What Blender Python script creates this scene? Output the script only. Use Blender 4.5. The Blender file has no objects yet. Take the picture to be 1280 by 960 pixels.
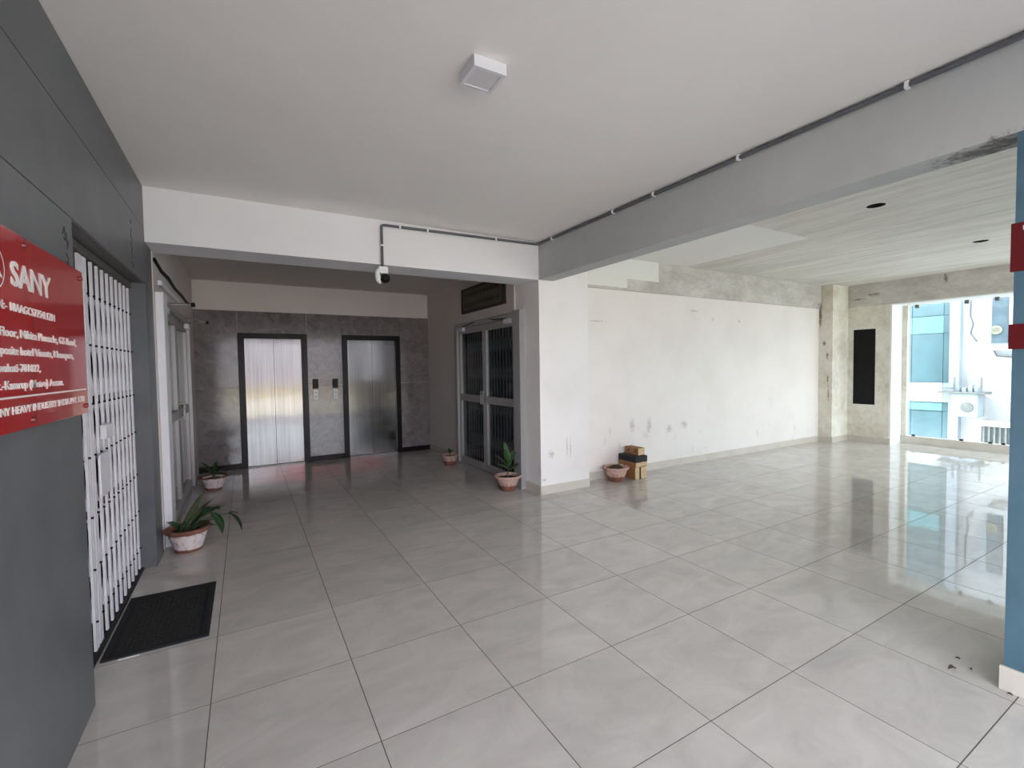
import bpy, math, random
from mathutils import Vector, Matrix
random.seed(7)
SC = bpy.context.scene
COL = SC.collection

# ------------------------------------------------------------------ camera
CAM_F, CAM_YAW, CAM_PITCH, CAM_ROLL = 578.36, math.radians(29.966), math.radians(2.149), math.radians(-0.8315)
def make_camera():
    fw = Vector((math.sin(CAM_YAW)*math.cos(CAM_PITCH), math.cos(CAM_YAW)*math.cos(CAM_PITCH), -math.sin(CAM_PITCH)))
    r0 = Vector((math.cos(CAM_YAW), -math.sin(CAM_YAW), 0)); u0 = r0.cross(fw)
    c, s = math.cos(CAM_ROLL), math.sin(CAM_ROLL)
    r = c*r0 + s*u0; u = -s*r0 + c*u0
    cd = bpy.data.cameras.new('camera'); cam = bpy.data.objects.new('camera', cd); COL.objects.link(cam)
    cd.sensor_fit = 'HORIZONTAL'; cd.sensor_width = 36; cd.lens = CAM_F/1280*36
    cd.clip_start = 0.02; cd.clip_end = 800
    cam.matrix_world = Matrix(((r.x, u.x, -fw.x, 0), (r.y, u.y, -fw.y, 0), (r.z, u.z, -fw.z, 1.5), (0, 0, 0, 1)))
    SC.camera = cam
make_camera()

# ------------------------------------------------------------------ sky, exposure
SKY_COLOR, SKY_STRENGTH = (0.865, 0.922, 1.0, 1), 4.0
w = bpy.data.worlds.new('overcast_sky'); SC.world = w; w.use_nodes = True
bg = w.node_tree.nodes['Background']
bg.inputs[0].default_value = SKY_COLOR; bg.inputs[1].default_value = SKY_STRENGTH
SC.view_settings.view_transform = 'Standard'; SC.view_settings.look = 'None'
SC.view_settings.gamma = 1; SC.view_settings.use_curve_mapping = False
SC.view_settings.exposure = 1.24
SC.cycles.use_denoising = True
SC.cycles.max_bounces = 14; SC.cycles.diffuse_bounces = 8; SC.cycles.glossy_bounces = 6; SC.cycles.transparent_max_bounces = 12
SC.cycles.sample_clamp_indirect = 10
def portal(name, loc, rot, sx, sy):                     # lets Cycles find the sky through an opening; gives no light itself
    ld = bpy.data.lights.new(name, 'AREA'); ld.shape = 'RECTANGLE'; ld.size = sx; ld.size_y = sy
    ld.cycles.is_portal = True
    o = bpy.data.objects.new(name, ld); COL.objects.link(o); o.location = loc; o.rotation_euler = rot
portal('entrance_sky_portal', (1.16, -0.62, 1.24), (math.radians(90), 0, 0), 3.58, 2.48)
portal('street_sky_portal', (8.66, -.02, 1.3), (math.radians(90), 0, 0), 3.18, 2.4)
portal('window_sky_portal', (10.62, 1.97, 1.3), (math.radians(90), 0, math.radians(90)), 3.46, 2.4)

# ------------------------------------------------------------------ materials
def srgb(r, g, b):
    f = lambda c: (c/255/12.92 if c/255 <= .04045 else ((c/255+.055)/1.055)**2.4)
    return (f(r), f(g), f(b), 1)
class NT:
    def __init__(s, name):
        s.m = bpy.data.materials.new(name); s.m.use_nodes = True; s.t = s.m.node_tree
        s.b = s.t.nodes['Principled BSDF']; s.out = s.t.nodes['Material Output']
        s.co = None
    def n(s, typ, **kw):
        x = s.t.nodes.new(typ)
        for k, v in kw.items(): setattr(x, k, v)
        return x
    def l(s, a, b): s.t.links.new(a, b)
    def coord(s):
        if s.co is None: s.co = s.n('ShaderNodeTexCoord').outputs['Object']
        return s.co
    def world(s): return s.n('ShaderNodeNewGeometry').outputs['Position']
    def noise(s, scale, detail=4, stretch=(1, 1, 1), rough=.55, vec=None, dist=0):
        mp = s.n('ShaderNodeMapping'); s.l(vec or s.coord(), mp.inputs[0]); mp.inputs['Scale'].default_value = stretch
        x = s.n('ShaderNodeTexNoise'); s.l(mp.outputs[0], x.inputs['Vector'])
        x.inputs['Scale'].default_value = scale; x.inputs['Detail'].default_value = detail; x.inputs['Roughness'].default_value = rough
        x.inputs['Distortion'].default_value = dist
        return x.outputs['Fac']
    def ramp(s, fac, lo, hi, a=0., b=1.):
        x = s.n('ShaderNodeMapRange'); x.clamp = True; s.l(fac, x.inputs[0])
        for i, v in zip((1, 2, 3, 4), (lo, hi, a, b)): x.inputs[i].default_value = v
        return x.outputs[0]
    def math(s, op, a, b=None, c=None):
        x = s.n('ShaderNodeMath', operation=op)
        for i, v in enumerate((a, b, c)):
            if v is None: continue
            if isinstance(v, (int, float)): x.inputs[i].default_value = v
            else: s.l(v, x.inputs[i])
        return x.outputs[0]
    def mix(s, fac, a, b, blend='MIX'):
        x = s.n('ShaderNodeMix', data_type='RGBA', blend_type=blend)
        for i, v in ((0, fac), (6, a), (7, b)):
            if isinstance(v, (int, float, tuple)): x.inputs[i].default_value = v
            else: s.l(v, x.inputs[i])
        return x.outputs[2]
    def xyz(s, vec=None):
        x = s.n('ShaderNodeSeparateXYZ'); s.l(vec or s.coord(), x.inputs[0]); return x.outputs
    def bump(s, fac, strength=.2, dist=.01):
        x = s.n('ShaderNodeBump'); x.inputs['Strength'].default_value = strength; x.inputs['Distance'].default_value = dist
        s.l(fac, x.inputs['Height']); s.l(x.outputs[0], s.b.inputs['Normal'])
    def color(s, v):
        if isinstance(v, tuple): s.b.inputs['Base Color'].default_value = v
        else: s.l(v, s.b.inputs['Base Color'])
    def set(s, rough=None, metal=None, spec=None, ior=None, coat=None):
        if rough is not None: s.b.inputs['Roughness'].default_value = rough
        if metal is not None: s.b.inputs['Metallic'].default_value = metal
        if spec is not None: s.b.inputs['Specular IOR Level'].default_value = spec
        if ior is not None: s.b.inputs['IOR'].default_value = ior
        if coat is not None: s.b.inputs['Coat Weight'].default_value = coat
    def blobs(s, pts, noise_amt=.6, nscale=9):
        """mask of stains: each (x,y,z,rx,ry,rz)"""
        vec = s.world(); nz = s.noise(nscale, 6, vec=vec, rough=.7); total = None
        for (x, y, z, rx, ry, rz) in pts:
            mp = s.n('ShaderNodeVectorMath', operation='SUBTRACT'); s.l(vec, mp.inputs[0]); mp.inputs[1].default_value = (x, y, z)
            m2 = s.n('ShaderNodeVectorMath', operation='DIVIDE'); s.l(mp.outputs[0], m2.inputs[0]); m2.inputs[1].default_value = (rx, ry, rz)
            ln = s.n('ShaderNodeVectorMath', operation='LENGTH'); s.l(m2.outputs[0], ln.inputs[0])
            d = s.math('ADD', ln.outputs['Value'], s.math('MULTIPLY', s.math('SUBTRACT', nz, .5), noise_amt*4))
            k = s.ramp(d, .35, 1.15, 1, 0)
            total = k if total is None else s.math('MAXIMUM', total, k)
        return total
def simple(name, col, rough=.5, metal=0, var=.06, scale=12, bump=0, spec=.5):
    n = NT(name); f = n.noise(scale, 4)
    n.color(n.mix(n.ramp(f, .3, .7), tuple(c*(1-var) for c in col[:3])+(1,), tuple(min(1, c*(1+var)) for c in col[:3])+(1,)))
    n.set(rough, metal, spec)
    if bump: n.bump(f, bump, .004)
    return n.m
def paint(name, col, dirt=(.55, .5, .45, 1), dirt_amt=.25, rough=.55, scuffs=None, low=None, scale=1.6, stretch=(1, 1, 1)):
    n = NT(name); wv = n.world()
    f = n.noise(scale, 6, stretch, .6, wv); c = n.mix(n.ramp(f, .42, .75, 0, dirt_amt), col, dirt)
    f2 = n.noise(22, 5, vec=wv)
    if low:                                             # grubby marks where feet and trolleys knocked the wall
        z = n.xyz(wv)[2]
        g = n.math('MULTIPLY', n.ramp(z, low[0], low[1], 1, 0), n.ramp(n.noise(7, 4, (1, 1, .4), .6, wv), .6, .72, 0, low[2]))
        c = n.mix(g, c, (.30, .28, .26, 1))
    if scuffs:
        c = n.mix(n.math('MULTIPLY', n.blobs(scuffs[0], scuffs[2] if len(scuffs) > 2 else .6, scuffs[3] if len(scuffs) > 3 else 9), scuffs[1]), c, (.17, .15, .13, 1))
    n.color(c); n.set(rough, spec=.3); n.bump(f2, .08, .003)
    return n.m

def concrete(name, white, grey, lo=.35, hi=.65, stretch=(1, 1, 1), scale=1.5, boxes=None, stains=None):
    n = NT(name); wv = n.world()
    f = n.noise(scale, 8, stretch, .68, wv); f3 = n.noise(scale*6, 6, stretch, .6, wv)
    k = n.ramp(n.math('ADD', n.math('MULTIPLY', f, .7), n.math('MULTIPLY', f3, .3)), lo, hi)
    c = n.mix(k, grey, white)
    if stains: c = n.mix(n.math('MULTIPLY', n.blobs(stains, 1.1, 22), .8), c, (.10, .085, .07, 1))
    if boxes:                                           # areas that got a coat of white paint
        x, y, z = n.xyz(wv)[:3]; tot = None
        wob = n.math('MULTIPLY', n.math('SUBTRACT', n.noise(14, 3, vec=wv), .5), .03)
        for (x0, x1, y0, y1, z0, z1) in boxes:
            m = None
            for ax, lo_, hi_ in ((x, x0, x1), (y, y0, y1), (z, z0, z1)):
                a = n.math('ADD', ax, wob)
                q = n.math('MULTIPLY', n.math('GREATER_THAN', a, lo_), n.math('LESS_THAN', a, hi_))
                m = q if m is None else n.math('MULTIPLY', m, q)
            tot = m if tot is None else n.math('MAXIMUM', tot, m)
        c = n.mix(tot, c, (.80, .79, .76, 1))
    n.color(c); n.set(.75, spec=.25); n.bump(f3, .15, .006)
    return n.m

M = {}
def tile_mat():
    n = NT('vitrified_tile'); wv = n.world()
    rnd = n.n('ShaderNodeObjectInfo').outputs['Random']
    vec = n.n('ShaderNodeVectorMath', operation='ADD'); n.l(wv, vec.inputs[0])
    cmb = n.n('ShaderNodeCombineXYZ'); n.l(n.math('MULTIPLY', rnd, 37), cmb.inputs[0]); n.l(n.math('MULTIPLY', rnd, 91), cmb.inputs[1]); n.l(cmb.outputs[0], vec.inputs[1])
    f = n.noise(2.4, 7, (1, 1.8, 1), .62, vec.outputs[0], 1.2)
    c = n.mix(n.ramp(f, .3, .7), srgb(184, 178, 172), srgb(203, 197, 191))
    c = n.mix(n.ramp(n.noise(16, 3, (1, .35, 1), .5, wv), .62, .8, 0, .18), c, srgb(150, 143, 135))
    hv = n.mix(.08, c, n.n('ShaderNodeCombineColor').outputs[0])
    v = n.n('ShaderNodeHueSaturation'); n.l(c, v.inputs['Color']); n.l(n.ramp(rnd, 0, 1, .95, 1.03), v.inputs['Value'])
    n.color(v.outputs[0]); n.set(.05, ior=1.5)
    sm = n.noise(9, 3, vec=wv); n.l(n.ramp(sm, .35, .75, .018, .05), n.b.inputs['Roughness'])
    n.bump(n.noise(1.6, 1, vec=vec.outputs[0]), .05, .01)
    return n.m
M['tile'] = tile_mat()
M['grout'] = simple('grout', srgb(88, 82, 76), .8)
M['skirting'] = simple('skirting_tile', srgb(206, 198, 188), .25, var=.06, scale=4)
M['ceiling'] = paint('ceiling_paint', srgb(242, 238, 236), srgb(230, 226, 223), .5, .7, scale=.8)
M['beam'] = paint('beam_paint', srgb(232, 231, 236), srgb(220, 218, 220), .45, .6, scale=1)
M['white'] = paint('white_wall_paint', srgb(238, 232, 229), srgb(216, 208, 201), .35, .6, low=(.35, 1.0, .35), scale=1.3,
    scuffs=([(5.90, 4.7, 2.30, .10, .3, .018), (6.34, 4.7, 2.19, .03, .3, .03), (7.0, 4.7, 2.18, .025, .3, .03), (4.62, 4.7, .66, .05, .3, .09), (4.95, 4.7, .64, .05, .3, .11), (5.68, 4.7, .60, .07, .3, .06), (5.36, 4.7, .56, .06, .3, .06), (4.02, 4.7, 2.08, .12, .3, .012)], .35, 1.0, 30))
M['column'] = paint('column_paint', srgb(240, 236, 235), srgb(205, 200, 196), .25, .55, low=(.25, .8, .22), scale=1.5,
    scuffs=([(3.33, 4.47, .52, .015, .3, .13), (3.38, 4.47, .5, .012, .3, .12), (3.1, 4.47, .46, .05, .3, .05), (3.0, 4.47, .17, .03, .3, .02)], .35, .9, 40))
M['lobby'] = paint('lobby_plaster', srgb(212, 204, 202), srgb(192, 184, 182), .4, .6, scale=1.2)
M['concrete_ceiling'] = concrete('whitewashed_slab', srgb(226, 223, 216), srgb(196, 192, 185), .36, .62, (2.6, .3, 1), 2.6, boxes=[(3.0, 5.68, 2.95, 4.75, 2.5, 3.2)])
M['concrete_beam'] = concrete('rough_beam', srgb(218, 214, 210), srgb(178, 172, 166), .33, .66, (1, 1, 2.2), 2.2, boxes=[(3.0, 5.1, 4.5, 4.8, 2.66, 3), (3.0, 4.5, 4.5, 4.8, 2.535, 3)], stains=[(9.85, 4.05, 2.72, .4, .08, .03), (9.85, 4.3, 2.66, .4, .1, .015), (9.9, 3.05, 2.84, .4, .035, .10), (9.4, 4.62, 2.56, .08, .09, .08)])
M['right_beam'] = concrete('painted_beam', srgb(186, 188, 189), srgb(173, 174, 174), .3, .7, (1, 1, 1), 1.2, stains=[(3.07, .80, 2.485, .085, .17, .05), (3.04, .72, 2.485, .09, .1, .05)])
M['end_wall'] = concrete('stained_plaster', srgb(232, 228, 218), srgb(190, 178, 156), .26, .56, (1, 1, 1), 2.2, stains=[(9.43, 4.68, 2.35, .02, .03, .17), (9.43, 4.6, 1.85, .02, .03, .05), (9.43, 4.54, 1.2, .02, .015, .1), (9.43, 4.53, .9, .02, .015, .12), (9.43, 4.55, 1.62, .02, .02, .06)])
M['jamb'] = simple('white_reveal', srgb(236, 238, 236), .6, var=.02)
def panel_mat():
    n = NT('grey_cladding'); f = n.noise(3, 5, (1, 1, 1), .6); f2 = n.noise(160, 2, (1, .2, 1))
    c = n.mix(n.ramp(f, .3, .7), srgb(92, 94, 98), srgb(106, 107, 111)); c = n.mix(n.ramp(f2, .4, .7, 0, .12), c, srgb(100, 103, 106))
    n.color(c); n.set(.42, spec=.35); n.bump(f2, .03, .002); return n.m
M['grey_panel'] = panel_mat()
M['grey_dark'] = simple('soffit_grey', srgb(92, 88, 86), .6)
def granite():
    n = NT('grey_marble_tile'); wv = n.world()
    f = n.noise(5, 8, (1, 1, 1), .68, wv, 1.6); f2 = n.noise(30, 5, vec=wv)
    c = n.mix(n.ramp(f, .33, .68), srgb(104, 98, 98), srgb(138, 131, 132)); c = n.mix(n.ramp(f2, .55, .75, 0, .35), c, srgb(100, 94, 92))
    n.color(c); n.set(.10, spec=.5); return n.m
M['granite'] = granite()
M['black_granite'] = simple('black_granite', srgb(24, 20, 20), .3, var=.3, scale=60, spec=.15)
def steel():
    n = NT('brushed_steel_door'); f = n.noise(40, 3, (1, 1, .02)); big = n.noise(1.4, 2, (1, 1, 1.6))
    n.color(n.mix(n.ramp(f, .3, .7), srgb(98, 97, 97), srgb(114, 113, 113))); n.set(.13, 1.0); n.b.inputs['Anisotropic'].default_value = .85; n.b.inputs['Anisotropic Rotation'].default_value = .25
    tg = n.n('ShaderNodeTangent'); tg.direction_type = 'RADIAL'; tg.axis = 'X'; n.l(tg.outputs[0], n.b.inputs['Tangent'])
    n.bump(n.math('ADD', n.math('MULTIPLY', big, 1.0), n.math('MULTIPLY', f, .01)), .05, .02); return n.m
M['steel'] = steel()
M['aluminium'] = simple('aluminium', srgb(172, 170, 171), .4, .3, .05, 30)
M['white_metal'] = simple('white_enamel', srgb(222, 222, 228), .38, 0, .04, 8)
M['gate_white'] = simple('gate_paint', srgb(226, 224, 230), .42, 0, .05, 20)
M['black_metal'] = simple('black_plastic', srgb(16, 16, 18), .45, 0, .1, spec=.2)
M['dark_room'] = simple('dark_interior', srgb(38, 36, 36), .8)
M['shop_floor'] = simple('interior_floor', srgb(60, 56, 52), .5)
M['rubber'] = simple('rubber_mat', srgb(20, 22, 26), .85, 0, .2, 60, .3)
M['rubber_print'] = simple('mat_pile', srgb(32, 31, 27), .9, 0, .3, 90, .5)
M['plastic_grey'] = simple('conduit_pvc', srgb(92, 94, 100), .45, 0, .05)
M['plastic_white'] = simple('white_plastic', srgb(235, 235, 236), .35, 0, .02)
M['diffuser'] = simple('frosted_diffuser', srgb(214, 210, 214), .6, 0, .01)
M['soil'] = simple('soil', srgb(64, 50, 38), .95, 0, .3, 40, .6)
M['terracotta_plain'] = simple('terracotta', srgb(178, 116, 92), .8, 0, .12, 14, .1)
def pot_mat(name, lo, hi, wash):
    n = NT(name); z = n.xyz()[2]; f = n.noise(14, 5)
    d = n.math('ADD', z, n.math('MULTIPLY', n.math('SUBTRACT', f, .5), .03))
    k = n.math('MULTIPLY', n.math('GREATER_THAN', d, lo), n.math('LESS_THAN', d, hi))
    k = n.math('MULTIPLY', k, n.ramp(n.noise(26, 4), .3, .5, .35, 1))
    n.color(n.mix(k, n.mix(n.ramp(f, .3, .7), srgb(104, 66, 54), srgb(142, 92, 76)), wash)); n.set(.8); n.bump(f, .12, .004); return n.m
M['pot_white'] = pot_mat('whitewashed_pot', .028, .152, srgb(216, 204, 204))
M['pot_pink'] = pot_mat('faded_pot', .07, .19, srgb(196, 164, 152))
def leafmat(name, a, b):
    n = NT(name); f = n.noise(20, 3); n.color(n.mix(n.ramp(f, .3, .7), a, b)); n.set(.38, spec=.4); return n.m
M['leaf_dark'] = leafmat('leaf_dark', srgb(34, 58, 36), srgb(52, 82, 50))
M['leaf_mid'] = leafmat('leaf_green', srgb(54, 84, 52), srgb(82, 112, 72))
M['leaf_strap'] = leafmat('leaf_strap', srgb(66, 80, 54), srgb(104, 116, 84))
M['stem'] = simple('stem', srgb(72, 78, 48), .6)
M['carton'] = simple('brown_carton', srgb(148, 104, 66), .8, 0, .12, 10)
M['carton_pale'] = simple('pale_carton', srgb(208, 180, 142), .8, 0, .14, 30)
M['carton_black'] = simple('black_carton', srgb(30, 30, 34), .6, 0, .2, 20)
def blue_mat():
    n = NT('blue_column_paint'); f = n.noise(2.5, 6); n.color(n.mix(n.ramp(f, .35, .7), srgb(68, 98, 114), srgb(86, 114, 130))); n.set(.5); n.bump(n.noise(30, 4), .15, .004); return n.m
M['blue'] = blue_mat()
M['red_sign'] = None
def red():
    n = NT('red_acrylic'); n.color(srgb(176, 30, 36)); n.set(.12, spec=.6, coat=.4); return n.m
M['red_sign'] = red()
M['red_plaque'] = simple('red_plaque', srgb(92, 8, 16), .4, 0, .08)
M['letter'] = simple('white_vinyl', srgb(228, 222, 220), .5, 0, .02)
M['screw'] = simple('steel_screw', srgb(120, 60, 60), .3, .6)
M['board_frame'] = simple('dark_wood_frame', srgb(34, 26, 24), .5)
M['board'] = simple('brown_nameboard', srgb(84, 76, 62), .5, 0, .1, 6)
M['board_ink'] = simple('dark_lettering', srgb(30, 26, 20), .6)
M['ink'] = simple('pencil_mark', srgb(62, 60, 60), .8)
M['dry_leaf'] = simple('dry_leaf', srgb(78, 64, 62), .8, 0, .3, 60)
M['paper'] = simple('paper_scrap', srgb(225, 225, 222), .7)
def glass(name, tint, refl=1.0, haze=.0):
    n = NT(name); t = n.t; t.nodes.remove(n.b)
    tr = n.n('ShaderNodeBsdfTransparent'); tr.inputs[0].default_value = tint
    gl = n.n('ShaderNodeBsdfGlossy'); gl.inputs['Roughness'].default_value = .01
    fr = n.n('ShaderNodeFresnel'); fr.inputs[0].default_value = 1.5
    bf = n.n('ShaderNodeNewGeometry').outputs['Backfacing']
    k = n.math('MULTIPLY', n.math('MULTIPLY', fr.outputs[0], refl), n.math('SUBTRACT', 1, bf))
    mx = n.n('ShaderNodeMixShader'); n.l(k, mx.inputs[0]); n.l(tr.outputs[0], mx.inputs[1]); n.l(gl.outputs[0], mx.inputs[2])
    last = mx
    if haze:                                            # dust on the pane
        df = n.n('ShaderNodeBsdfDiffuse'); df.inputs[0].default_value = (.8, .8, .8, 1)
        m2 = n.n('ShaderNodeMixShader'); f = n.ramp(n.noise(5, 5), .4, .8, haze*.4, haze*1.6)
        n.l(f, m2.inputs[0]); n.l(mx.outputs[0], m2.inputs[1]); n.l(df.outputs[0], m2.inputs[2]); last = m2
    n.l(last.outputs[0], n.out.inputs[0]); return n.m
M['glass_clear'] = glass('clear_glass', (.93, .97, .96, 1), 1, .03)
M['glass_dark'] = glass('tinted_glass', (.58, .61, .61, 1), 1.1)
M['glass_edge'] = simple('glass_edge', srgb(150, 175, 165), .2)
# outside
M['ext_white'] = simple('white_facade', srgb(172, 174, 177), .7, 0, .02, 2)
M['ext_pale'] = simple('pale_facade', srgb(140, 150, 160), .7, 0, .03, 2)
M['ext_grey'] = simple('grey_bay', srgb(140, 146, 158), .7, 0, .04, 3)
M['ext_blue'] = simple('blue_curtain_glass', srgb(66, 95, 102), .25, 0, .15, 3)
M['ext_cyan'] = simple('cyan_spandrel', srgb(86, 140, 148), .4, 0, .04, 3)
M['ext_glass'] = simple('grey_window_glass', srgb(84, 98, 106), .15, 0, .2, 5)
M['ext_metal'] = simple('weathered_metal', srgb(104, 106, 104), .6, .2, .2, 10)
M['ext_cream'] = simple('cream_plaster', srgb(190, 184, 170), .8, 0, .04, 3)
M['ext_dark'] = simple('dark_grille', srgb(60, 66, 66), .7, 0, .3, 20)
M['ext_fan'] = simple('exhaust_fan', srgb(170, 170, 140), .6, 0, .1, 10)
M['ext_ground'] = simple('dry_ground', srgb(226, 215, 196), .9, 0, .15, .15)
M['ext_road'] = simple('asphalt', srgb(116, 114, 112), .9, 0, .12, 3)  # dark tone for the added strip that weakens ground bounce
M['ext_hill'] = simple('lilac_facade', srgb(196, 190, 196), .9, 0, .1, .1)
M['ext_yellow'] = simple('yellow_wall', srgb(200, 178, 124), .9, 0, .1, .3)
M['ext_red'] = simple('red_fascia', srgb(190, 40, 52), .5, 0, .05, 2)

# ------------------------------------------------------------------ mesh helpers
class MB:
    def __init__(s): s.v = []; s.f = []; s.mi = []; s.cur = 0
    def add(s, vs, fs):
        o = len(s.v); s.v += [tuple(p) for p in vs]
        for f in fs: s.f.append(tuple(i+o for i in f)); s.mi.append(s.cur)
        return s
    def box(s, x0, x1, y0, y1, z0, z1, mat=None):
        vs = [Vector(p) for p in ((x0,y0,z0),(x1,y0,z0),(x1,y1,z0),(x0,y1,z0),(x0,y0,z1),(x1,y0,z1),(x1,y1,z1),(x0,y1,z1))]
        if mat is not None: vs = [mat @ p for p in vs]
        return s.add(vs, [(0,3,2,1),(4,5,6,7),(0,1,5,4),(1,2,6,5),(2,3,7,6),(3,0,4,7)])
    def bbox(s, x0, x1, y0, y1, z0, z1, b=.004, mat=None):     # box with chamfered edges
        vs = []; idx = {}
        X = (x0, x1); Y = (y0, y1); Z = (z0, z1); sg = (1, -1)
        for i in (0,1):
            for j in (0,1):
                for k in (0,1):
                    px, py, pz = X[i], Y[j], Z[k]; bx, by, bz = b*sg[i], b*sg[j], b*sg[k]
                    for a, p in (('x',(px,py+by,pz+bz)),('y',(px+bx,py,pz+bz)),('z',(px+bx,py+by,pz))):
                        idx[(i,j,k,a)] = len(vs); vs.append(Vector(p) if mat is None else mat @ Vector(p))
        I = lambda *t: idx[t]; F = []
        for k in (0,1): F.append((I(0,0,k,'z'),I(1,0,k,'z'),I(1,1,k,'z'),I(0,1,k,'z')))
        for j in (0,1): F.append((I(0,j,0,'y'),I(1,j,0,'y'),I(1,j,1,'y'),I(0,j,1,'y')))
        for i in (0,1): F.append((I(i,0,0,'x'),I(i,1,0,'x'),I(i,1,1,'x'),I(i,0,1,'x')))
        for i in (0,1):
            for j in (0,1): F.append((I(i,j,0,'x'),I(i,j,1,'x'),I(i,j,1,'y'),I(i,j,0,'y')))
            for k in (0,1): F.append((I(i,0,k,'x'),I(i,1,k,'x'),I(i,1,k,'z'),I(i,0,k,'z')))
        for j in (0,1):
            for k in (0,1): F.append((I(0,j,k,'y'),I(1,j,k,'y'),I(1,j,k,'z'),I(0,j,k,'z')))
        for i in (0,1):
            for j in (0,1):
                for k in (0,1): F.append((I(i,j,k,'x'),I(i,j,k,'y'),I(i,j,k,'z')))
        return s.add(vs, F)
    def tube(s, pts, r, n=10, cap=True):
        pts = [Vector(p) for p in pts]; rs = r if isinstance(r, (list, tuple)) else [r]*len(pts); rings = []
        t0 = (pts[1]-pts[0]).normalized(); up = Vector((0,0,1)) if abs(t0.z) < .9 else Vector((1,0,0))
        a = t0.cross(up).normalized(); vs = []
        for i, p in enumerate(pts):
            t = ((pts[min(i+1, len(pts)-1)]-p).normalized() + (p-pts[max(i-1,0)]).normalized()).normalized()
            a = (a - t*a.dot(t)).normalized(); b = t.cross(a)
            for k in range(n):
                q = 2*math.pi*k/n; vs.append(p + (a*math.cos(q)+b*math.sin(q))*rs[i])
        fs = [(i*n+k, i*n+(k+1)%n, (i+1)*n+(k+1)%n, (i+1)*n+k) for i in range(len(pts)-1) for k in range(n)]
        if cap: fs += [tuple(range(n))[::-1], tuple(range((len(pts)-1)*n, len(pts)*n))]
        return s.add(vs, fs)
    def lathe(s, prof, n=28, c=(0,0,0), axis='z', wob=0):
        vs = []
        for i, (r, z) in enumerate(prof):
            for k in range(n):
                q = 2*math.pi*k/n; rr = r*(1+wob*math.sin(3*q+i*.4))
                p = (rr*math.cos(q), rr*math.sin(q), z)
                if axis == 'y': p = (p[0], p[2], p[1])
                if axis == 'x': p = (p[2], p[0], p[1])
                vs.append((p[0]+c[0], p[1]+c[1], p[2]+c[2]))
        m = len(prof); fs = [(i*n+k, i*n+(k+1)%n, (i+1)*n+(k+1)%n, (i+1)*n+k) for i in range(m-1) for k in range(n)]
        if prof[0][0] > 1e-6: fs.append(tuple(range(n))[::-1])
        if prof[-1][0] > 1e-6: fs.append(tuple(range((m-1)*n, m*n)))
        return s.add(vs, fs)
    def mesh(s, name, mats):
        me = bpy.data.meshes.new(name); me.from_pydata([tuple(p) for p in s.v], [], s.f)
        for m in (mats if isinstance(mats, (list, tuple)) else [mats]): me.materials.append(m)
        if any(s.mi): me.polygons.foreach_set('material_index', s.mi)
        me.validate(); me.update()
        import bmesh
        bm = bmesh.new(); bm.from_mesh(me); bmesh.ops.remove_doubles(bm, verts=bm.verts, dist=1e-6); bmesh.ops.recalc_face_normals(bm, faces=bm.faces); bm.to_mesh(me); bm.free()
        return me
    def build(s, name, mats, parent=None, smooth=False, origin=None, label=None, cat=None, group=None, kind=None, local=False):
        """geometry is in world space (or the parent's own space when local)"""
        base = Vector((0,0,0))
        if parent is not None: base = wloc(parent)
        if origin is not None: base = Vector(origin)
        if not local and base.length: s.v = [tuple(Vector(p)-base) for p in s.v]
        me = s.mesh(name, mats)
        if smooth: me.shade_smooth() if smooth is True else me.set_sharp_from_angle(angle=smooth)
        if smooth and smooth is not True: me.polygons.foreach_set('use_smooth', [True]*len(me.polygons)); me.set_sharp_from_angle(angle=smooth)
        return link(name, me, parent, None if local else base, label, cat, group, kind)
def wloc(o):
    l = Vector((0,0,0))
    while o is not None: l += o.location; o = o.parent
    return l
def tag(o, label=None, cat=None, group=None, kind=None):
    for k, v in (('label', label), ('category', cat), ('group', group), ('kind', kind)):
        if v: o[k] = v
    return o
def link(name, data, parent=None, wl=None, label=None, cat=None, group=None, kind=None):
    o = bpy.data.objects.new(name, data); COL.objects.link(o)
    if parent is not None:
        o.parent = parent
        if wl is not None: o.location = Vector(wl) - wloc(parent)
    elif wl is not None: o.location = wl
    return tag(o, label, cat, group, kind)
def empty(name, loc, label=None, cat=None, group=None, kind=None, parent=None):
    o = link(name, None, parent, loc, label, cat, group, kind); o.empty_display_size = .1; return o
def B(*a): return MB().box(*a)
AUTO = math.radians(35)

def text_obj(body, name, mat, parent, y0, y1, z0, z1, x, facing=1, bold=.012, anchor=None, depth=.0012):
    """flat lettering on an X = const plane, scaled to fill y0..y1 (reading direction) and z0..z1; with anchor = the part of the
    string that fills y0..y1, the rest runs on to the left"""
    def curve(b):
        c = bpy.data.curves.new('lettering', 'FONT'); c.body = b; c.size = 1; c.offset = bold; c.extrude = .02; c.resolution_u = 3
        o = bpy.data.objects.new('lettering', c); COL.objects.link(o)
        dg = bpy.context.evaluated_depsgraph_get(); me = bpy.data.meshes.new_from_object(o.evaluated_get(dg))
        bpy.data.objects.remove(o); bpy.data.curves.remove(c); return me
    me = curve(body); xs = [v.co.x for v in me.vertices]; ys = [v.co.y for v in me.vertices]
    W = max(xs)-min(xs); part = W
    if anchor:
        m2 = curve(anchor); x2 = [v.co.x for v in m2.vertices]; part = max(x2)-min(x2); bpy.data.meshes.remove(m2)
    sx = (abs(y1-y0))/part; cap = curve('E'); cy = [v.co.y for v in cap.vertices]; sz = (z1-z0)/(max(cy)-min(cy)); bpy.data.meshes.remove(cap)
    base = wloc(parent)
    for v in me.vertices:
        lx = (v.co.x-max(xs))*sx; ly = v.co.y*sz; lz = v.co.z/.02
        v.co = Vector((x + facing*depth*lz, y1 + (lx if facing > 0 else -lx), z0+ly)) - base
    me.name = name; me.materials.clear(); me.materials.append(mat)
    return link(name, me, parent, base)

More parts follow.
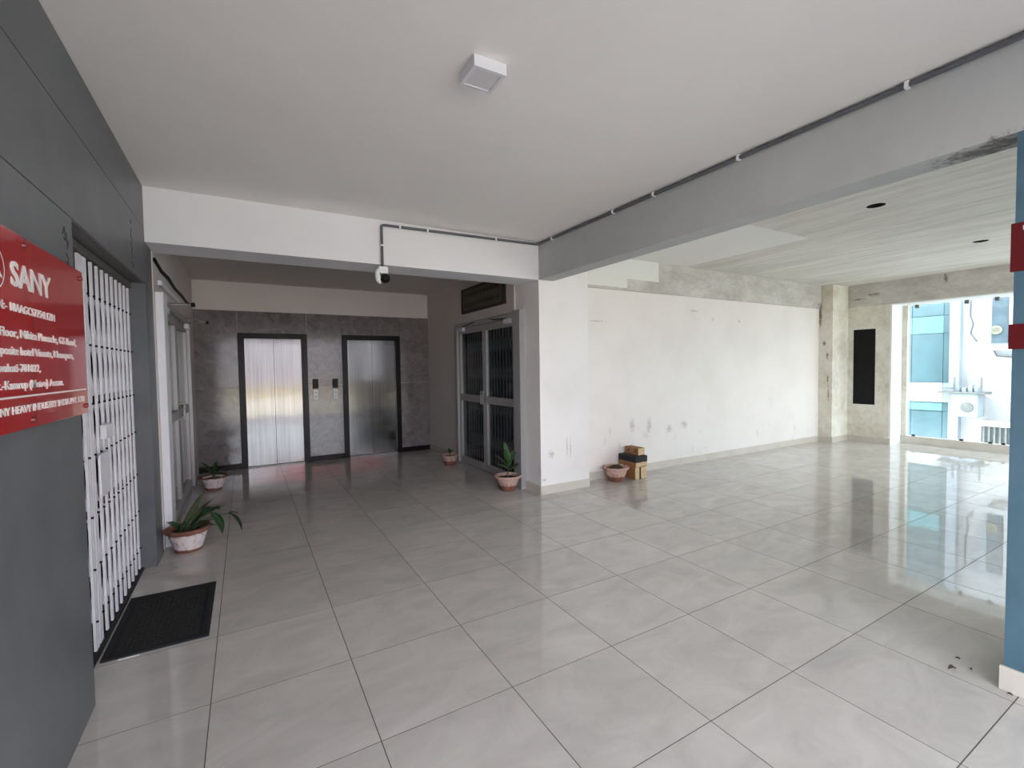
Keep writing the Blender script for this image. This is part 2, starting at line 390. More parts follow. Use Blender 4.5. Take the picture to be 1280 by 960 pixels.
# ------------------------------------------------------------------ dimensions
XL, XC = -.63, 2.95            # left wall face, line of the column and the big beam
YB, YE = 4.47, 8.15            # front of lobby beam, elevator wall
ZC, ZB = 2.91, 2.49            # ceiling, underside of beams
YW = 4.70                      # white wall
Y0 = -.55                      # open front behind the camera
T = .61; TX, TY = .43, 1.84    # floor tile grid

# ------------------------------------------------------------------ floor
fl = B(-2.2, 10.9, Y0-.1, 10.2, -.30, -.0006).build('floor', M['grout'], kind='structure')
G = .0022
full = MB().box(G, T-G, G, T-G, -.002, 0).mesh('tile', M['tile'])
def tiles(x0, x1, y0, y1):
    i0 = math.floor((x0-TX)/T); i1 = math.ceil((x1-TX)/T); j0 = math.floor((y0-TY)/T); j1 = math.ceil((y1-TY)/T)
    for i in range(i0, i1):
        for j in range(j0, j1):
            a, b = TX+i*T, TY+j*T
            ca, cb, da, db = max(a, x0), max(b, y0), min(a+T, x1), min(b+T, y1)
            if da-ca < .012 or db-cb < .012: continue
            if (ca, cb, da, db) == (a, b, a+T, b+T): link('tile', full, fl, (a, b, 0))
            else:
                gx0 = G if ca == a else 0; gy0 = G if cb == b else 0; gx1 = G if da == a+T else 0; gy1 = G if db == b+T else 0
                B(ca+gx0, da-gx1, cb+gy0, db-gy1, -.002, 0).build('tile', M['tile'], fl, origin=(ca, cb, 0))
tiles(XL-.09, 10.42, Y0, YW-.24)                 # hall up to the column line
tiles(XL, XC, YW-.24, YE-.02)                  # elevator lobby
tiles(3.68, 9.43, YW-.24, YW)                    # strip along the white wall
tiles(9.43, 10.0, YW-.24, YW-.23)

# ------------------------------------------------------------------ walls, beams, ceilings
B(XL-.3, XC, Y0-.1, YB, ZC, ZC+.2).build('ceiling', M['ceiling'], kind='structure')
B(XL-.3, 3.1, YB+.3, YE+.15, 2.83, 3.11).build('ceiling_lobby', M['lobby'], kind='structure')
def ceiling_with_holes(name, x0, x1, y0, y1, z, th, holes, r, m, mdark):
    b = MB(); h = .16; N = 24
    ys = sorted({y0, y1}|{hy-h for _, hy in holes}|{hy+h for _, hy in holes})
    xs = sorted({x0, x1}|{hx-h for hx, _ in holes}|{hx+h for hx, _ in holes})
    for i in range(len(xs)-1):
        for j in range(len(ys)-1):
            cx, cy = (xs[i]+xs[i+1])/2, (ys[j]+ys[j+1])/2
            hit = [q for q in holes if abs(q[0]-cx) < h and abs(q[1]-cy) < h]
            if not hit: b.add([(xs[i],ys[j],z),(xs[i+1],ys[j],z),(xs[i+1],ys[j+1],z),(xs[i],ys[j+1],z)], [(0,3,2,1)])
            else:
                hx, hy = hit[0]; ex0, ex1, ey0, ey1 = xs[i]-hx, xs[i+1]-hx, ys[j]-hy, ys[j+1]-hy
                out, inn, top = [], [], []
                for k in range(N):
                    q = 2*math.pi*k/N; c, s = math.cos(q), math.sin(q)
                    t = min((ex1/c if c > 0 else ex0/c) if abs(c) > 1e-9 else 9, (ey1/s if s > 0 else ey0/s) if abs(s) > 1e-9 else 9)
                    out.append((hx+c*t, hy+s*t, z)); inn.append((hx+c*r, hy+s*r, z)); top.append((hx+c*r, hy+s*r, z+.15))
                b.add(out+inn, [(k, N+k, N+(k+1)%N, (k+1)%N) for k in range(N)])
                b.cur = 1; b.add(inn+top, [(k, (k+1)%N, N+(k+1)%N, N+k) for k in range(N)]+[tuple(range(N, 2*N))]); b.cur = 0
    b.box(x0, x1, y0, y1, z+.16, z+th)
    return b.build(name, [m, mdark], kind='structure')
ceiling_with_holes('ceiling_right', 3.05, 10.9, .1, 4.95, 2.93, .3, [(5.07, 2.05), (7.74, 2.05)], .072, M['concrete_ceiling'], M['dark_room'])

# beams
B(XL-.2, XC, YB, 4.86, ZB, ZC+.1).build('beam_lobby', M['beam'], kind='structure')
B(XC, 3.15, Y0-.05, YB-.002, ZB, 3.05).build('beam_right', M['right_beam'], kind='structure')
B(3.66, 9.44, 4.655, 4.95, 2.505, 2.95).build('beam_white_wall', M['concrete_beam'], kind='structure')
B(9.985, 10.55, .1, 4.46, 2.52, 2.95).build('beam_window', M['concrete_beam'], kind='structure')
B(9.985, 10.55, .1, 3.80, 2.50, 2.519).build('trim_1', M['jamb'], kind='structure')
B(XL-.3, 3.15, Y0-.25, Y0-.06, ZB, ZC+.2).build('beam_entrance', M['beam'], kind='structure')

# column between lobby and hall
B(XC, 3.665, YB, 5.0, 0, 3.05).build('column_lobby', M['column'], kind='structure')
bc = MB().box(XC, 3.40, Y0-.25, .672, 0, ZB); bc.build('column_blue', M['blue'], kind='structure')

# lobby right wall with door opening Y 4.78..6.86
wr = MB(); wr.box(2.93, 3.10, 5.0, YE+.1, 2.18, 2.83); wr.box(2.93, 3.10, 6.86, YE+.1, 0, 2.18)
wr.build('wall_lobby_right', M['lobby'], kind='structure')
# back wall
bk = B(XL-.2, 3.1, YE, YE+.2, 0, 2.83).build('wall_back', M['lobby'], kind='structure')
# elevator openings are boxed into the panels below
LIFTS = [(-.08, .88), (1.42, 2.40)]
LZ = 2.07
cols = [(XL+.002, -.082), (.882, 1.418), (2.402, 2.928)]
for (a, b_) in cols:
    for (z0, z1) in ((.085, 1.24), (1.243, 2.40)):
        MB().bbox(a+.001, b_-.001, YE-.018, YE, z0, z1, .0015).build('marble_panel', M['granite'], bk)
for (a, b_) in LIFTS:
    MB().bbox(a+.001, b_-.001, YE-.018, YE, LZ+.002, 2.40, .0015).build('marble_panel', M['granite'], bk)
for n_, (a, b_) in enumerate(cols):
    B(a, b_, YE-.026, YE, 0, .083).build('baseboard_back', M['black_granite'], bk)
# left wall
wl = MB()
wl.box(XL-.30, XL-.015, Y0-.1, 2.71, 0, ZC); wl.box(XL-.30, XL-.015, 2.71, 4.43, 2.20, ZC); wl.box(XL-.30, XL-.015, 4.43, 4.80, 0, ZC)
wl = wl.build('wall_left', M['grey_dark'], kind='structure')
g = .0015
for (y0, y1, z0, z1) in ((Y0-.1, .3, 0, 2.17), (.3, 1.5, 0, 2.17), (1.5, 2.71, 0, 2.17), (Y0-.1, 1.5, 2.17, 2.59), (1.5, YB, 2.17, 2.59), (Y0-.1, 1.5, 2.59, ZC), (1.5, YB, 2.59, ZC), (4.43, 4.74, 0, 2.17)):
    MB().bbox(XL-.0155, XL, y0+g, y1-g, z0+g, z1-g, .0015).build('cladding_panel', M['grey_panel'], wl)
B(XL-.0155, XL-.001, YB, 4.74, 2.17, ZB).build('cladding_panel', M['grey_panel'], wl)
B(XL-.29, XL-.001, 4.428, 4.43, 0, 2.17).build('cladding_panel', M['grey_panel'], wl)       # reveal
B(XL-.29, XL-.001, 2.71, 2.712, 0, 2.17).build('cladding_panel', M['grey_panel'], wl)
B(XL-.29, XL-.016, 2.712, 4.428, 2.17, 2.20).build('soffit', M['grey_dark'], wl)
# lobby left wall: opening Y 5.02..7.35 for the glass door
wll = MB(); wll.box(XL-.2, XL, 4.80, YE, 2.16, 2.83); wll.box(XL-.2, XL, 4.80, 4.86, 0, 2.16); wll.box(XL-.2, XL, 7.36, YE, 0, 2.16)
wll.build('wall_lobby_left', M['lobby'], kind='structure')
# pencil scribbles on the cladding
def scribble(pts_list, r=.002):
    b = MB()
    for pts in pts_list: b.tube([(XL+.0005, y, z) for (y, z) in pts], r, 5)
    return b
scribble([[(2.575,2.07),(2.60,2.105),(2.61,2.05),(2.585,2.06)],[(2.625,2.09),(2.63,2.02),(2.645,2.06)],[(2.61,2.0),(2.635,1.985),(2.63,1.955),(2.61,1.965)]]).build('pencil_mark', M['ink'], wl)
scribble([[(3.98,2.46),(3.95,2.41),(4.0,2.385),(3.94,2.355),(4.0,2.33),(3.95,2.30),(4.01,2.275),(3.94,2.26)],[(3.95,2.235),(4.01,2.225),(3.98,2.20)],[(3.97,2.52),(3.98,2.49)]]).build('pencil_mark', M['ink'], wl)

# white wall and end of the hall
B(3.665, 9.44, YW, YW+.2, 0, 2.52).build('wall_white', M['white'], kind='structure')
B(9.43, 10.75, YB-.005, 4.95, 0, 3.05).build('pilaster', M['end_wall'], kind='structure')
e = MB(); XE = 10.0
e.box(XE, 10.3, 3.80, 4.02, 0, 2.52); e.box(XE, 10.3, 4.38, YB, 0, 2.52); e.box(XE, 10.3, 4.02, 4.38, 0, .70); e.box(XE, 10.3, 4.02, 4.38, 2.10, 2.52)
ew = e.build('wall_end', M['end_wall'], kind='structure')
dk = MB(); dk.box(10.02, 10.04, 4.02, 4.38, .70, 2.10); dk.build('opening_back', M['black_metal'], ew)  # black board just behind the face stands for the opening's dark inside
B(XE+.002, 10.62, 3.775, 3.80, 0, 2.50).build('trim_2', M['jamb'], kind='structure')
B(10.3, 10.75, 3.80, 4.46, 0, 2.95).build('wall_end_outer', M['dark_room'], kind='structure')
# hall wall toward the street, right of the blue column (out of the photograph)
ws = MB(); ws.box(3.15, 3.6, .05, .25, 0, 3.05); ws.box(3.6, 5.3, .05, .25, 0, 1.1); ws.box(3.6, 5.3, .05, .25, 2.5, 3.05); ws.box(5.3, 7.07, .05, .25, 0, 3.05); ws.box(10.25, 10.75, .05, .25, 0, 3.05); ws.box(7.07, 10.25, .05, .25, 2.5, 3.05)
ws.build('wall_street', M['white'], kind='structure')
B(3.6, 5.3, .13, .14, 1.1, 2.5).build('window_3', M['glass_clear'], kind='structure')  # unseen pane added to brighten the right elevator reflection and hall wall
w2 = empty('window_2', (7.1, .15, 0), kind='structure')
for k in range(2, 5): B(3.95+k*1.56, 3.95+k*1.56+.06, .08, .2, .1, 2.5).build('mullion', M['aluminium'], w2)
B(7.07, 10.25, .06, .24, 0, .1).build('sill', M['skirting'], w2)
for k in range(2, 4): B(4.01+k*1.56, 3.95+(k+1)*1.56, .13, .14, .1, 2.5).build('pane', M['glass_clear'], w2)

# skirting
def skirting(name, pts, h=.10, th=.012):
    """pts: chain of floor corners; face offset th to the left of travel"""
    root = empty(name, (pts[0][0], pts[0][1], 0), kind='structure')
    for (a, b_) in zip(pts[:-1], pts[1:]):
        a, b_ = Vector(a), Vector(b_); L = (b_-a).length; d = (b_-a)/L; nrm = Vector((-d.y, d.x))
        k = max(1, round(L/T)); s = L/k
        for i in range(k):
            p = a + d*(s*i+.0008); q = a + d*(s*(i+1)-.0008)
            P = [p, q, q+nrm*th, p+nrm*th]
            m = MB().add([(v.x, v.y, 0) for v in P]+[(v.x, v.y, h) for v in P], [(0,3,2,1),(4,5,6,7),(0,1,5,4),(1,2,6,5),(2,3,7,6),(3,0,4,7)])
            m.build('skirting_tile', M['skirting'], root)
skirting('baseboard_column', [(XC, YB-.012), (XC, 4.785)])
skirting('baseboard_column_front', [(3.665, YB), (XC, YB)])
skirting('baseboard_white', [(9.418, YW), (3.665, YW)])
skirting('baseboard_pilaster', [(9.43, YB-.017), (9.43, YW)])
skirting('baseboard_pilaster_front', [(9.988, YB-.005), (9.43, YB-.005)])
skirting('baseboard_end', [(10.0, 3.775), (10.0, YB-.005)])
b_ = empty('baseboard_blue', (XC, .672, 0), kind='structure')
for (y0, y1) in ((.08, .684), (-.53, .079)): MB().bbox(XC-.014, XC, y0, y1, 0, .11, .001).build('skirting_tile', M['skirting'], b_)
for (y0, y1) in ((6.88, 7.5), (7.502, 8.12)): pass
b_ = empty('baseboard_lobby', (2.93, 6.9, 0), kind='structure')
for (y0, y1) in ((6.89, 7.5), (7.502, 8.12)): B(2.918, 2.93, y0, y1, 0, .1).build('skirting_tile', M['skirting'], b_)

# ------------------------------------------------------------------ dark rooms behind the doors (simple shells)
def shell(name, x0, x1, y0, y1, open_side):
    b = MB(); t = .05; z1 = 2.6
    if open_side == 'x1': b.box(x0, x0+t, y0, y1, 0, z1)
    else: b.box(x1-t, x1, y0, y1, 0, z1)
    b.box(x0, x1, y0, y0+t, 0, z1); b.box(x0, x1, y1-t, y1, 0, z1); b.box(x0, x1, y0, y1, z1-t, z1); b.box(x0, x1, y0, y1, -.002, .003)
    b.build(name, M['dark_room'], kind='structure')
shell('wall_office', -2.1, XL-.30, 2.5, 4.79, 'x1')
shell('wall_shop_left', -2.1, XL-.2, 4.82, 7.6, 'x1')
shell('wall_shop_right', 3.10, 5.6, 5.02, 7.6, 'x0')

# ------------------------------------------------------------------ elevators
def elevator(x0, x1, label):
    r = empty('elevator_entrance', ((x0+x1)/2, YE-.02, 0), label, 'elevator', 'elevator entrances')
    jw = .082; yf = YE-.03; yd = YE+.06
    MB().bbox(x0, x0+jw, yf, YE+.1, 0, LZ, .002).build('jamb', M['black_granite'], r)
    MB().bbox(x1-jw, x1, yf, YE+.1, 0, LZ, .002).build('jamb', M['black_granite'], r)
    MB().bbox(x0+jw, x1-jw, yf, YE+.1, LZ-jw, LZ, .002).build('lintel', M['black_granite'], r)
    xm = (x0+x1)/2
    for a, b in ((x0+jw, xm-.0015), (xm+.0015, x1-jw)):
        MB().bbox(a, b, yd-.04, yd, .014, LZ-jw, .0015).build('door_panel', M['steel'], r)
    B(x0+jw, x1-jw, YE-.028, yd, 0, .012).build('sill', M['aluminium'], r)
    return r
for i, (a, b_) in enumerate(LIFTS):
    elevator(a, b_, ['steel two-panel elevator door in black stone frame, left one beside the potted plant', 'steel two-panel elevator door in black stone frame, right one nearer the glass door'][i])
# recess boxes so the door leaves stand inside the wall: wall_back is cut by simply carrying the doors in front of a shallow niche
bk.data.clear_geometry()
nb = MB()
for (a, b_) in ((XL-.2, LIFTS[0][0]), (LIFTS[0][1], LIFTS[1][0]), (LIFTS[1][1], 3.1)): nb.box(a, b_, YE, YE+.2, 0, LZ)
nb.box(XL-.2, 3.1, YE, YE+.2, LZ, 2.83)
for (a, b_) in LIFTS: nb.box(a, b_, YE+.11, YE+.2, 0, LZ)
bk.data = nb.mesh('wall_back', M['lobby'])

def call_panel(x, which):
    r = empty('elevator_call_panel', (x, YE-.02, 1.0), f'elevator call panel with black display and white button plate, {which} of the two', 'call panel', 'elevator call panels')
    y1 = YE-.0185
    MB().bbox(x-.044, x+.044, y1-.014, y1, 1.19, 1.345, .002).build('display', M['black_metal'], r)
    MB().bbox(x-.037, x+.037, y1-.012, y1, 1.0, 1.175, .002).build('button_plate', M['plastic_white'], r)
    for z in (1.12, 1.06): MB().lathe([(.011, 0), (.011, -.004), (.008, -.006)], 14, (x, y1-.012, z), 'y').build('button', M['aluminium'], r, AUTO)
call_panel(.99, 'left'); call_panel(1.295, 'right')

# ------------------------------------------------------------------ glass doors
def glass_door(name, xf, side, yj0, leaves, yend, ztop, label, jamb_m, far_gate):
    """xf wall face; side = +1 when the lobby lies toward +X"""
    r = empty(name, (xf, (yj0+yend)/2, 0), label, 'door', kind='structure')
    d = lambda a, b: (min(xf+side*a, xf+side*b), max(xf+side*a, xf+side*b))
    jy = leaves[0][0]-.012
    # frame: the near jamb is a broad post standing proud of the wall
    MB().bbox(*d(-.10, .055), yj0, jy, 0, ztop+.02, .003).build('jamb', jamb_m, r)
    MB().bbox(*d(-.10, .03), leaves[-1][1]+.01, yend, 0, ztop, .003).build('jamb', M['aluminium'], r)
    MB().bbox(*d(-.10, .03), jy, leaves[-1][1]+.01, ztop-.06, ztop, .003).build('head_rail', M['aluminium'], r)
    B(*d(-.10, .03), jy, leaves[-1][1]+.01, 0, .008).build('threshold', M['aluminium'], r)
    zt = ztop-.066; s = .055; x = d(-.045, -.005)
    for k, (y0, y1) in enumerate(leaves):
        lf = empty('leaf', (xf, y0, 0), parent=r)
        fr = MB()
        fr.bbox(*x, y0, y0+s, .012, zt, .003); fr.bbox(*x, y1-s, y1, .012, zt, .003)
        fr.bbox(*x, y0+s, y1-s, zt-.09, zt, .003); fr.bbox(*x, y0+s, y1-s, .012, .115, .003)
        fr.build('stile', M['aluminium'], lf)
        MB().bbox(*d(-.045, -.003), y0+s, y1-s, .985, 1.085, .003).build('mid_rail', M['aluminium'], lf)
        B(*d(-.043, -.037), y0+s-.004, y1-s+.004, 1.08, zt-.085).build('pane', M['glass_dark'], lf)
        B(*d(-.043, -.037), y0+s-.004, y1-s+.004, .11, .99).build('pane', M['glass_dark'], lf)
        # glazing bead on the edge that faces the entrance
        hy = (y1-.028) if k == 0 else (y0+.028)
        MB().tube([(xf+side*-.004, hy, .98), (xf+side*.045, hy, .98), (xf+side*.045, hy, 1.15), (xf+side*-.004, hy, 1.15)], .009, 10).build('handle', M['aluminium'], lf, AUTO)
        # closer: body on the leaf, arm to the head
        hinge = y0+.16 if k == 0 else y1-.16
        sg = 1 if k == 0 else -1
        MB().bbox(*d(-.004, .045), hinge-.09, hinge+.09, zt-.055, zt+.005, .006).build('closer_body', M['white_metal'], lf)
        if name == 'door_1':
            q = (xf+.23, hinge+.0, zt+.035)
            MB().tube([(xf+.02, hinge, zt+.012), (xf+.02, hinge, zt+.03), q], .008, 8).tube([q, (xf+.02, hinge+sg*.26, ztop+.005)], .007, 8).build('closer_arm', M['aluminium'], lf, AUTO)
            MB().lathe([(.014, -.02), (.018, -.012), (.018, .012), (.012, .02)], 14, q).build('closer_knuckle', M['black_metal'], lf, AUTO)
        else:
            q = (xf-.07, hinge+sg*.32, zt+.02)
            MB().tube([(xf-.02, hinge, zt+.01), q], .008, 8).tube([q, (xf-.02, hinge+sg*.52, ztop-.01)], .007, 8).build('closer_arm', M['black_metal'], lf, AUTO)
    # sliding grille seen through the panes
    if far_gate:
        gx = xf-side*.14
        y = leaves[0][0]+.05; n = 0
        while y < leaves[-1][1]-.03:
            B(gx-.008, gx+.008, y, y+.022, .02, ztop-.04).build('grille_bar', M['gate_white'], r); y += .088
        m = B(-.002, .002, 0, .02, -.14, .14); me = m.mesh('grille_strip', M['gate_white'])
        y = leaves[0][0]+.105
        while y < leaves[-1][1]-.06:
            for z in (.45, .95, 1.45, 1.85):
                for sg in (1, -1):
                    o = link('grille_strip', me, r, (gx+sg*.006, y, z)); o.rotation_euler = (sg*.30, 0, 0)
            y += .088
    return r
glass_door('door_1', XL, 1, 4.86, [(5.09, 6.17), (6.18, 7.24)], 7.36, 2.15, 'aluminium double glass door in the left lobby wall with closer arms sticking out', M['white_metal'], False)
glass_door('door_2', 2.93, -1, 4.79, [(4.97, 5.865), (5.875, 6.75)], 6.86, 2.17, 'aluminium double glass door in the right lobby wall with dark grille behind', M['aluminium'], True)

# ------------------------------------------------------------------ folding gate
gt = empty('folding_gate', (XL-.11, 3.57, 0), 'white collapsible steel gate with vertical bars in the grey wall opening', 'gate')
GX = XL-.115
B(GX-.03, GX+.03, 2.715, 4.425, 2.125, 2.165).build('top_track', M['grey_dark'], gt)
B(GX-.02, GX+.035, 2.715, 4.425, .0, .012).build('bottom_track', M['black_metal'], gt)
bar = MB(); bar.box(.0, .006, -.013, .013, .015, 2.12).box(-.006, .0, -.013, -.010, .015, 2.12).box(-.006, .0, .010, .013, .015, 2.12)
barm = bar.mesh('picket', M['gate_white'])
NB = 15; ys = [2.745+i*(4.40-2.745)/(NB-1) for i in range(NB)]
for y in ys:
    link('picket', barm, gt, (GX+.010, y, 0))
link('picket', barm, gt, (GX+.010, ys[4]+.035, 0)); link('picket', barm, gt, (GX+.010, ys[5]-.035, 0))
st = MB().box(-.0025, .0025, -.011, .011, -.30, .30).mesh('lattice_strip', M['gate_white'])
rv = MB().lathe([(.006, -.008), (.006, .03)], 8, axis='x').mesh('rivet', M['black_metal'])
dy = ys[1]-ys[0]; ang = math.atan2(dy*2, .56)
for lev in (.45, 1.05, 1.65):
    for i in range(NB-2):
        for sg in (1, -1):
            o = link('lattice_strip', st, gt, (GX-.004+sg*.003, (ys[i]+ys[i+2])/2, lev)); o.rotation_euler = (sg*ang, 0, 0)
for zr in (.17, .45, .73, 1.05, 1.33, 1.65, 1.93):
    for y in ys[::1]: link('rivet', rv, gt, (GX-.004, y, zr))
MB().bbox(GX+.02, GX+.05, 3.44, 3.60, 1.12, 1.20, .003).build('lock_box', M['gate_white'], gt)
MB().bbox(GX+.022, GX+.034, 3.36, 3.56, .80, 1.04, .003).build('lock_plate', M['gate_white'], gt)

# ------------------------------------------------------------------ red company sign
XS = XL+.035
sg_ = empty('company_sign', (XL, 2.05, 1.33), 'glossy red acrylic company sign with white lettering on the grey wall', 'sign')
MB().bbox(XS-.005, XS, 1.42, 2.665, 1.327, 1.932, .0015).build('panel', M['red_sign'], sg_)
for (y, z) in ((2.63, 1.90), (2.63, 1.36), (1.455, 1.90), (1.455, 1.36), (2.05, 1.905), (2.05, 1.352)):
    MB().lathe([(.010, 0), (.010, .038), (.007, .043)], 14, (XL+.0, y, z), 'x').build('stud', M['screw'], sg_, AUTO)
LT = M['letter']; xl = XS+.0013
text_obj('SANY', 'lettering', LT, sg_, 1.945, 2.275, 1.767, 1.842, xl, 1, .022)
text_obj('18AAGCS7754L1ZN', 'lettering', LT, sg_, 1.93, 2.298, 1.688, 1.713, xl, 1, .010)
text_obj('GSTIN:-', 'lettering', LT, sg_, 1.76, 1.905, 1.688, 1.713, xl, 1, .010)
text_obj('Floor, Nikita Pinnacle, GS Road,', 'lettering', LT, sg_, 1.85, 2.53, 1.610, 1.636, xl, 1, .010)
text_obj('Opposite hotel Vivanta, Khanapara,', 'lettering', LT, sg_, 1.85, 2.49, 1.557, 1.582, xl, 1, .010, 'posite hotel Vivanta, Khanapara,')
text_obj('Guwahati-781022,', 'lettering', LT, sg_, 1.842, 2.137, 1.506, 1.530, xl, 1, .010, 'vahati-781022,')
text_obj('Dist.-Kamrup (Metro) Assam.', 'lettering', LT, sg_, 1.848, 2.356, 1.455, 1.480, xl, 1, .010, '-Kamrup (Metro) Assam.')
B(XS, xl, 1.46, 2.64, 1.427, 1.433).build('rule_line', LT, sg_)
text_obj('SANY HEAVY INDUSTRY INDIA PVT. LTD', 'lettering', LT, sg_, 1.828, 2.61, 1.380, 1.403, xl, 1, .010, 'NY HEAVY INDUSTRY INDIA PVT. LTD')
em = MB(); cy, cz, R_ = 1.842, 1.802, .062
em.add([(xl, cy+R_*k*math.cos(2*math.pi*i/40), cz+R_*k*math.sin(2*math.pi*i/40)) for k in (1, .93) for i in range(40)], [(i, (i+1)%40, 40+(i+1)%40, 40+i) for i in range(40)])
for a in (90, 210, 330):
    a = math.radians(a); p = lambda r, w_: (xl, cy+r*math.cos(a)-w_*math.sin(a), cz+r*math.sin(a)+w_*math.cos(a))
    em.add([p(.004, .0), p(.02, .011), p(.056, 0), p(.02, -.011)], [(0,1,2,3)])
em.build('emblem', LT, sg_)

# plaques on the blue column
def plaque(z0, z1, label, ch):
    r = empty('red_plaque', (XC, .4, z0), label, 'plaque', 'plaques on the blue column')
    MB().bbox(XC-.012, XC-.001, .12, .682, z0, z1, .001).build('panel', M['red_plaque'], r)
    if ch: text_obj(ch, 'lettering', M['letter'], r, .645, .63, z1-.035, z1-.015, XC-.0135, -1, .01)
plaque(1.885, 2.095, 'taller dark red plaque on the blue column, upper one', 'F')
plaque(1.545, 1.655, 'shorter dark red plaque on the blue column, lower one', None)

# name board over the right glass door
nb_ = empty('name_board', (2.93, 5.87, 2.36), 'dark framed brown name board with two lines above the right glass door', 'sign')
B(2.905, 2.93, 5.24, 6.5, 2.345, 2.64).build('panel', M['board'], nb_)
fr = MB(); 
fr.bbox(2.895, 2.93, 5.20, 5.24, 2.31, 2.675, .002).bbox(2.895, 2.93, 6.5, 6.54, 2.31, 2.675, .002).bbox(2.895, 2.93, 5.24, 6.5, 2.31, 2.345, .002).bbox(2.895, 2.93, 5.24, 6.5, 2.64, 2.675, .002)
fr.build('frame', M['board_frame'], nb_)
for (z0, z1, ya, yb) in ((2.545, 2.605, 6.44, 5.34), (2.40, 2.46, 6.42, 5.36)):      # lettering too small to read in the photograph
    b = MB(); y = ya
    while y > yb:
        wd = random.choice((.016, .022, .03)); hh = random.uniform(.75, 1)*(z1-z0); b.box(2.9035, 2.905, y-wd, y, z0, z0+hh); y -= wd+random.choice((.012, .018, .05))
    b.build('lettering', M['board_ink'], nb_, kind='stuff')

# ------------------------------------------------------------------ ceiling light, conduit, camera
lt = empty('ceiling_light', (1.02, 2.005, ZC), 'square white surface-mounted ceiling light, switched off, on the hall ceiling', 'lamp')
h = MB(); a = .083
for (x0, x1, y0, y1) in ((-a, a, -a, -a+.018), (-a, a, a-.018, a), (-a, -a+.018, -a+.018, a-.018), (a-.018, a, -a+.018, a-.018)): h.box(1.02+x0, 1.02+x1, 2.005+y0, 2.005+y1, 2.858, ZC)
h.build('housing', M['white_metal'], lt)
MB().bbox(1.02-.066, 1.02+.066, 2.005-.066, 2.005+.066, 2.861, 2.905, .002).build('diffuser', M['diffuser'], lt)

cr = .0135; yc = YB-.0145; xc = XC-.0145
cp = empty('conduit_pipe', (XC, YB, 2.87), 'dark grey conduit pipe clipped along the top of the white beams', 'pipe')
MB().tube([(1.165, yc, 2.462), (1.165, yc, 2.845), (1.175, yc, 2.858), (1.2, yc, 2.862), (2.90, yc, 2.885), (xc, yc-.01, 2.888), (xc, yc-.06, 2.888), (xc, Y0, 2.888)], cr, 12).build('pipe', M['plastic_grey'], cp, AUTO)
for (x, z) in ((1.34, 2.864), (1.62, 2.868), (2.39, 2.878)): MB().box(x-.009, x+.009, yc-.0165, YB, z-.0175, z+.0175).build('clip', M['plastic_white'], cp)
B(1.165-.018, 1.165+.018, yc-.0165, YB, 2.66, 2.676).build('clip', M['plastic_white'], cp)
for y in (4.17, 3.21, 2.73, 1.98, 1.06, .2): MB().box(xc-.0165, XC, y-.009, y+.009, 2.870, 2.906).build('clip', M['plastic_white'], cp)

cm = empty('security_camera', (1.165, YB, 2.46), 'white wall security camera with black round head below the conduit', 'camera')
MB().bbox(1.12, 1.21, YB-.05, YB, 2.40, 2.465, .006).build('mount_box', M['plastic_white'], cm)
MB().tube([(1.125, YB-.035, 2.43), (1.105, YB-.06, 2.41), (1.10, YB-.075, 2.37), (1.105, YB-.085, 2.32), (1.125, YB-.085, 2.295)], [.018, .02, .024, .022, .012], 12).build('arm', M['plastic_white'], cm, AUTO)
MB().lathe([(.002, -.045), (.026, -.036), (.042, -.016), (.046, .004), (.042, .024), (.026, .04), (.002, .046)], 20, (1.17, YB-.085, 2.345)).build('head', M['black_metal'], cm, True)
MB().bbox(1.10, 1.125, YB-.10, YB-.05, 2.33, 2.37, .004).build('joint', M['plastic_white'], cm)

# cable along the lobby wall above the left door
MB().tube([(XL+.008, 4.82, 2.43), (XL+.008, 5.2, 2.40), (XL+.012, 5.6, 2.41), (XL+.008, 6.1, 2.385), (XL+.011, 6.7, 2.395), (XL+.008, 7.2, 2.385), (XL+.008, 7.5, 2.40)], .016, 8).build('black_cable', M['black_metal'], smooth=AUTO, origin=(XL, 4.8, 2.4), label='black cable bundle along the left lobby wall above the glass door', cat='cable')
MB().bbox(XL+.001, XL+.03, 5.0, 6.6, 2.25, 2.29, .003).build('cable_duct', M['white_metal'], origin=(XL, 5.0, 2.25), label='white cable duct on the left lobby wall under the black cable', cat='duct')

# ------------------------------------------------------------------ door mat
mt = empty('door_mat', (-.46, 3.48, 0), 'black rubber door mat on the tiles in front of the white gate', 'mat')
mx0, mx1, my0, my1 = -.695, -.222, 3.09, 3.855
MB().bbox(mx0, mx1, my0, my1, .0, .008, .002).build('backing', M['rubber'], mt)
bd = MB(); bw = .035
bd.bbox(mx0, mx1, my0, my0+bw, .008, .012, .001).bbox(mx0, mx1, my1-bw, my1, .008, .012, .001).bbox(mx0, mx0+bw, my0+bw, my1-bw, .008, .012, .001).bbox(mx1-bw, mx1, my0+bw, my1-bw, .008, .012, .001)
bd.build('border', M['rubber'], mt)
pl = MB()
for i in range(14):
    for j in range(22):
        x = mx0+.05+i*(mx1-mx0-.1)/14; y = my0+.05+j*(my1-my0-.1)/22
        pl.box(x+.004, x+.022, y+.004, y+.026, .008, .0125 if (i+j) % 2 else .0105)
o = pl.build('pile', M['rubber_print'], mt); o['kind'] = 'stuff'
MB().bbox(-.62, -.53, 3.072, 3.086, 0, .003, .001).build('paper_scrap', M['paper'], origin=(-.57, 3.08, 0), label='thin white paper scrap at the near edge of the black mat', cat='paper')

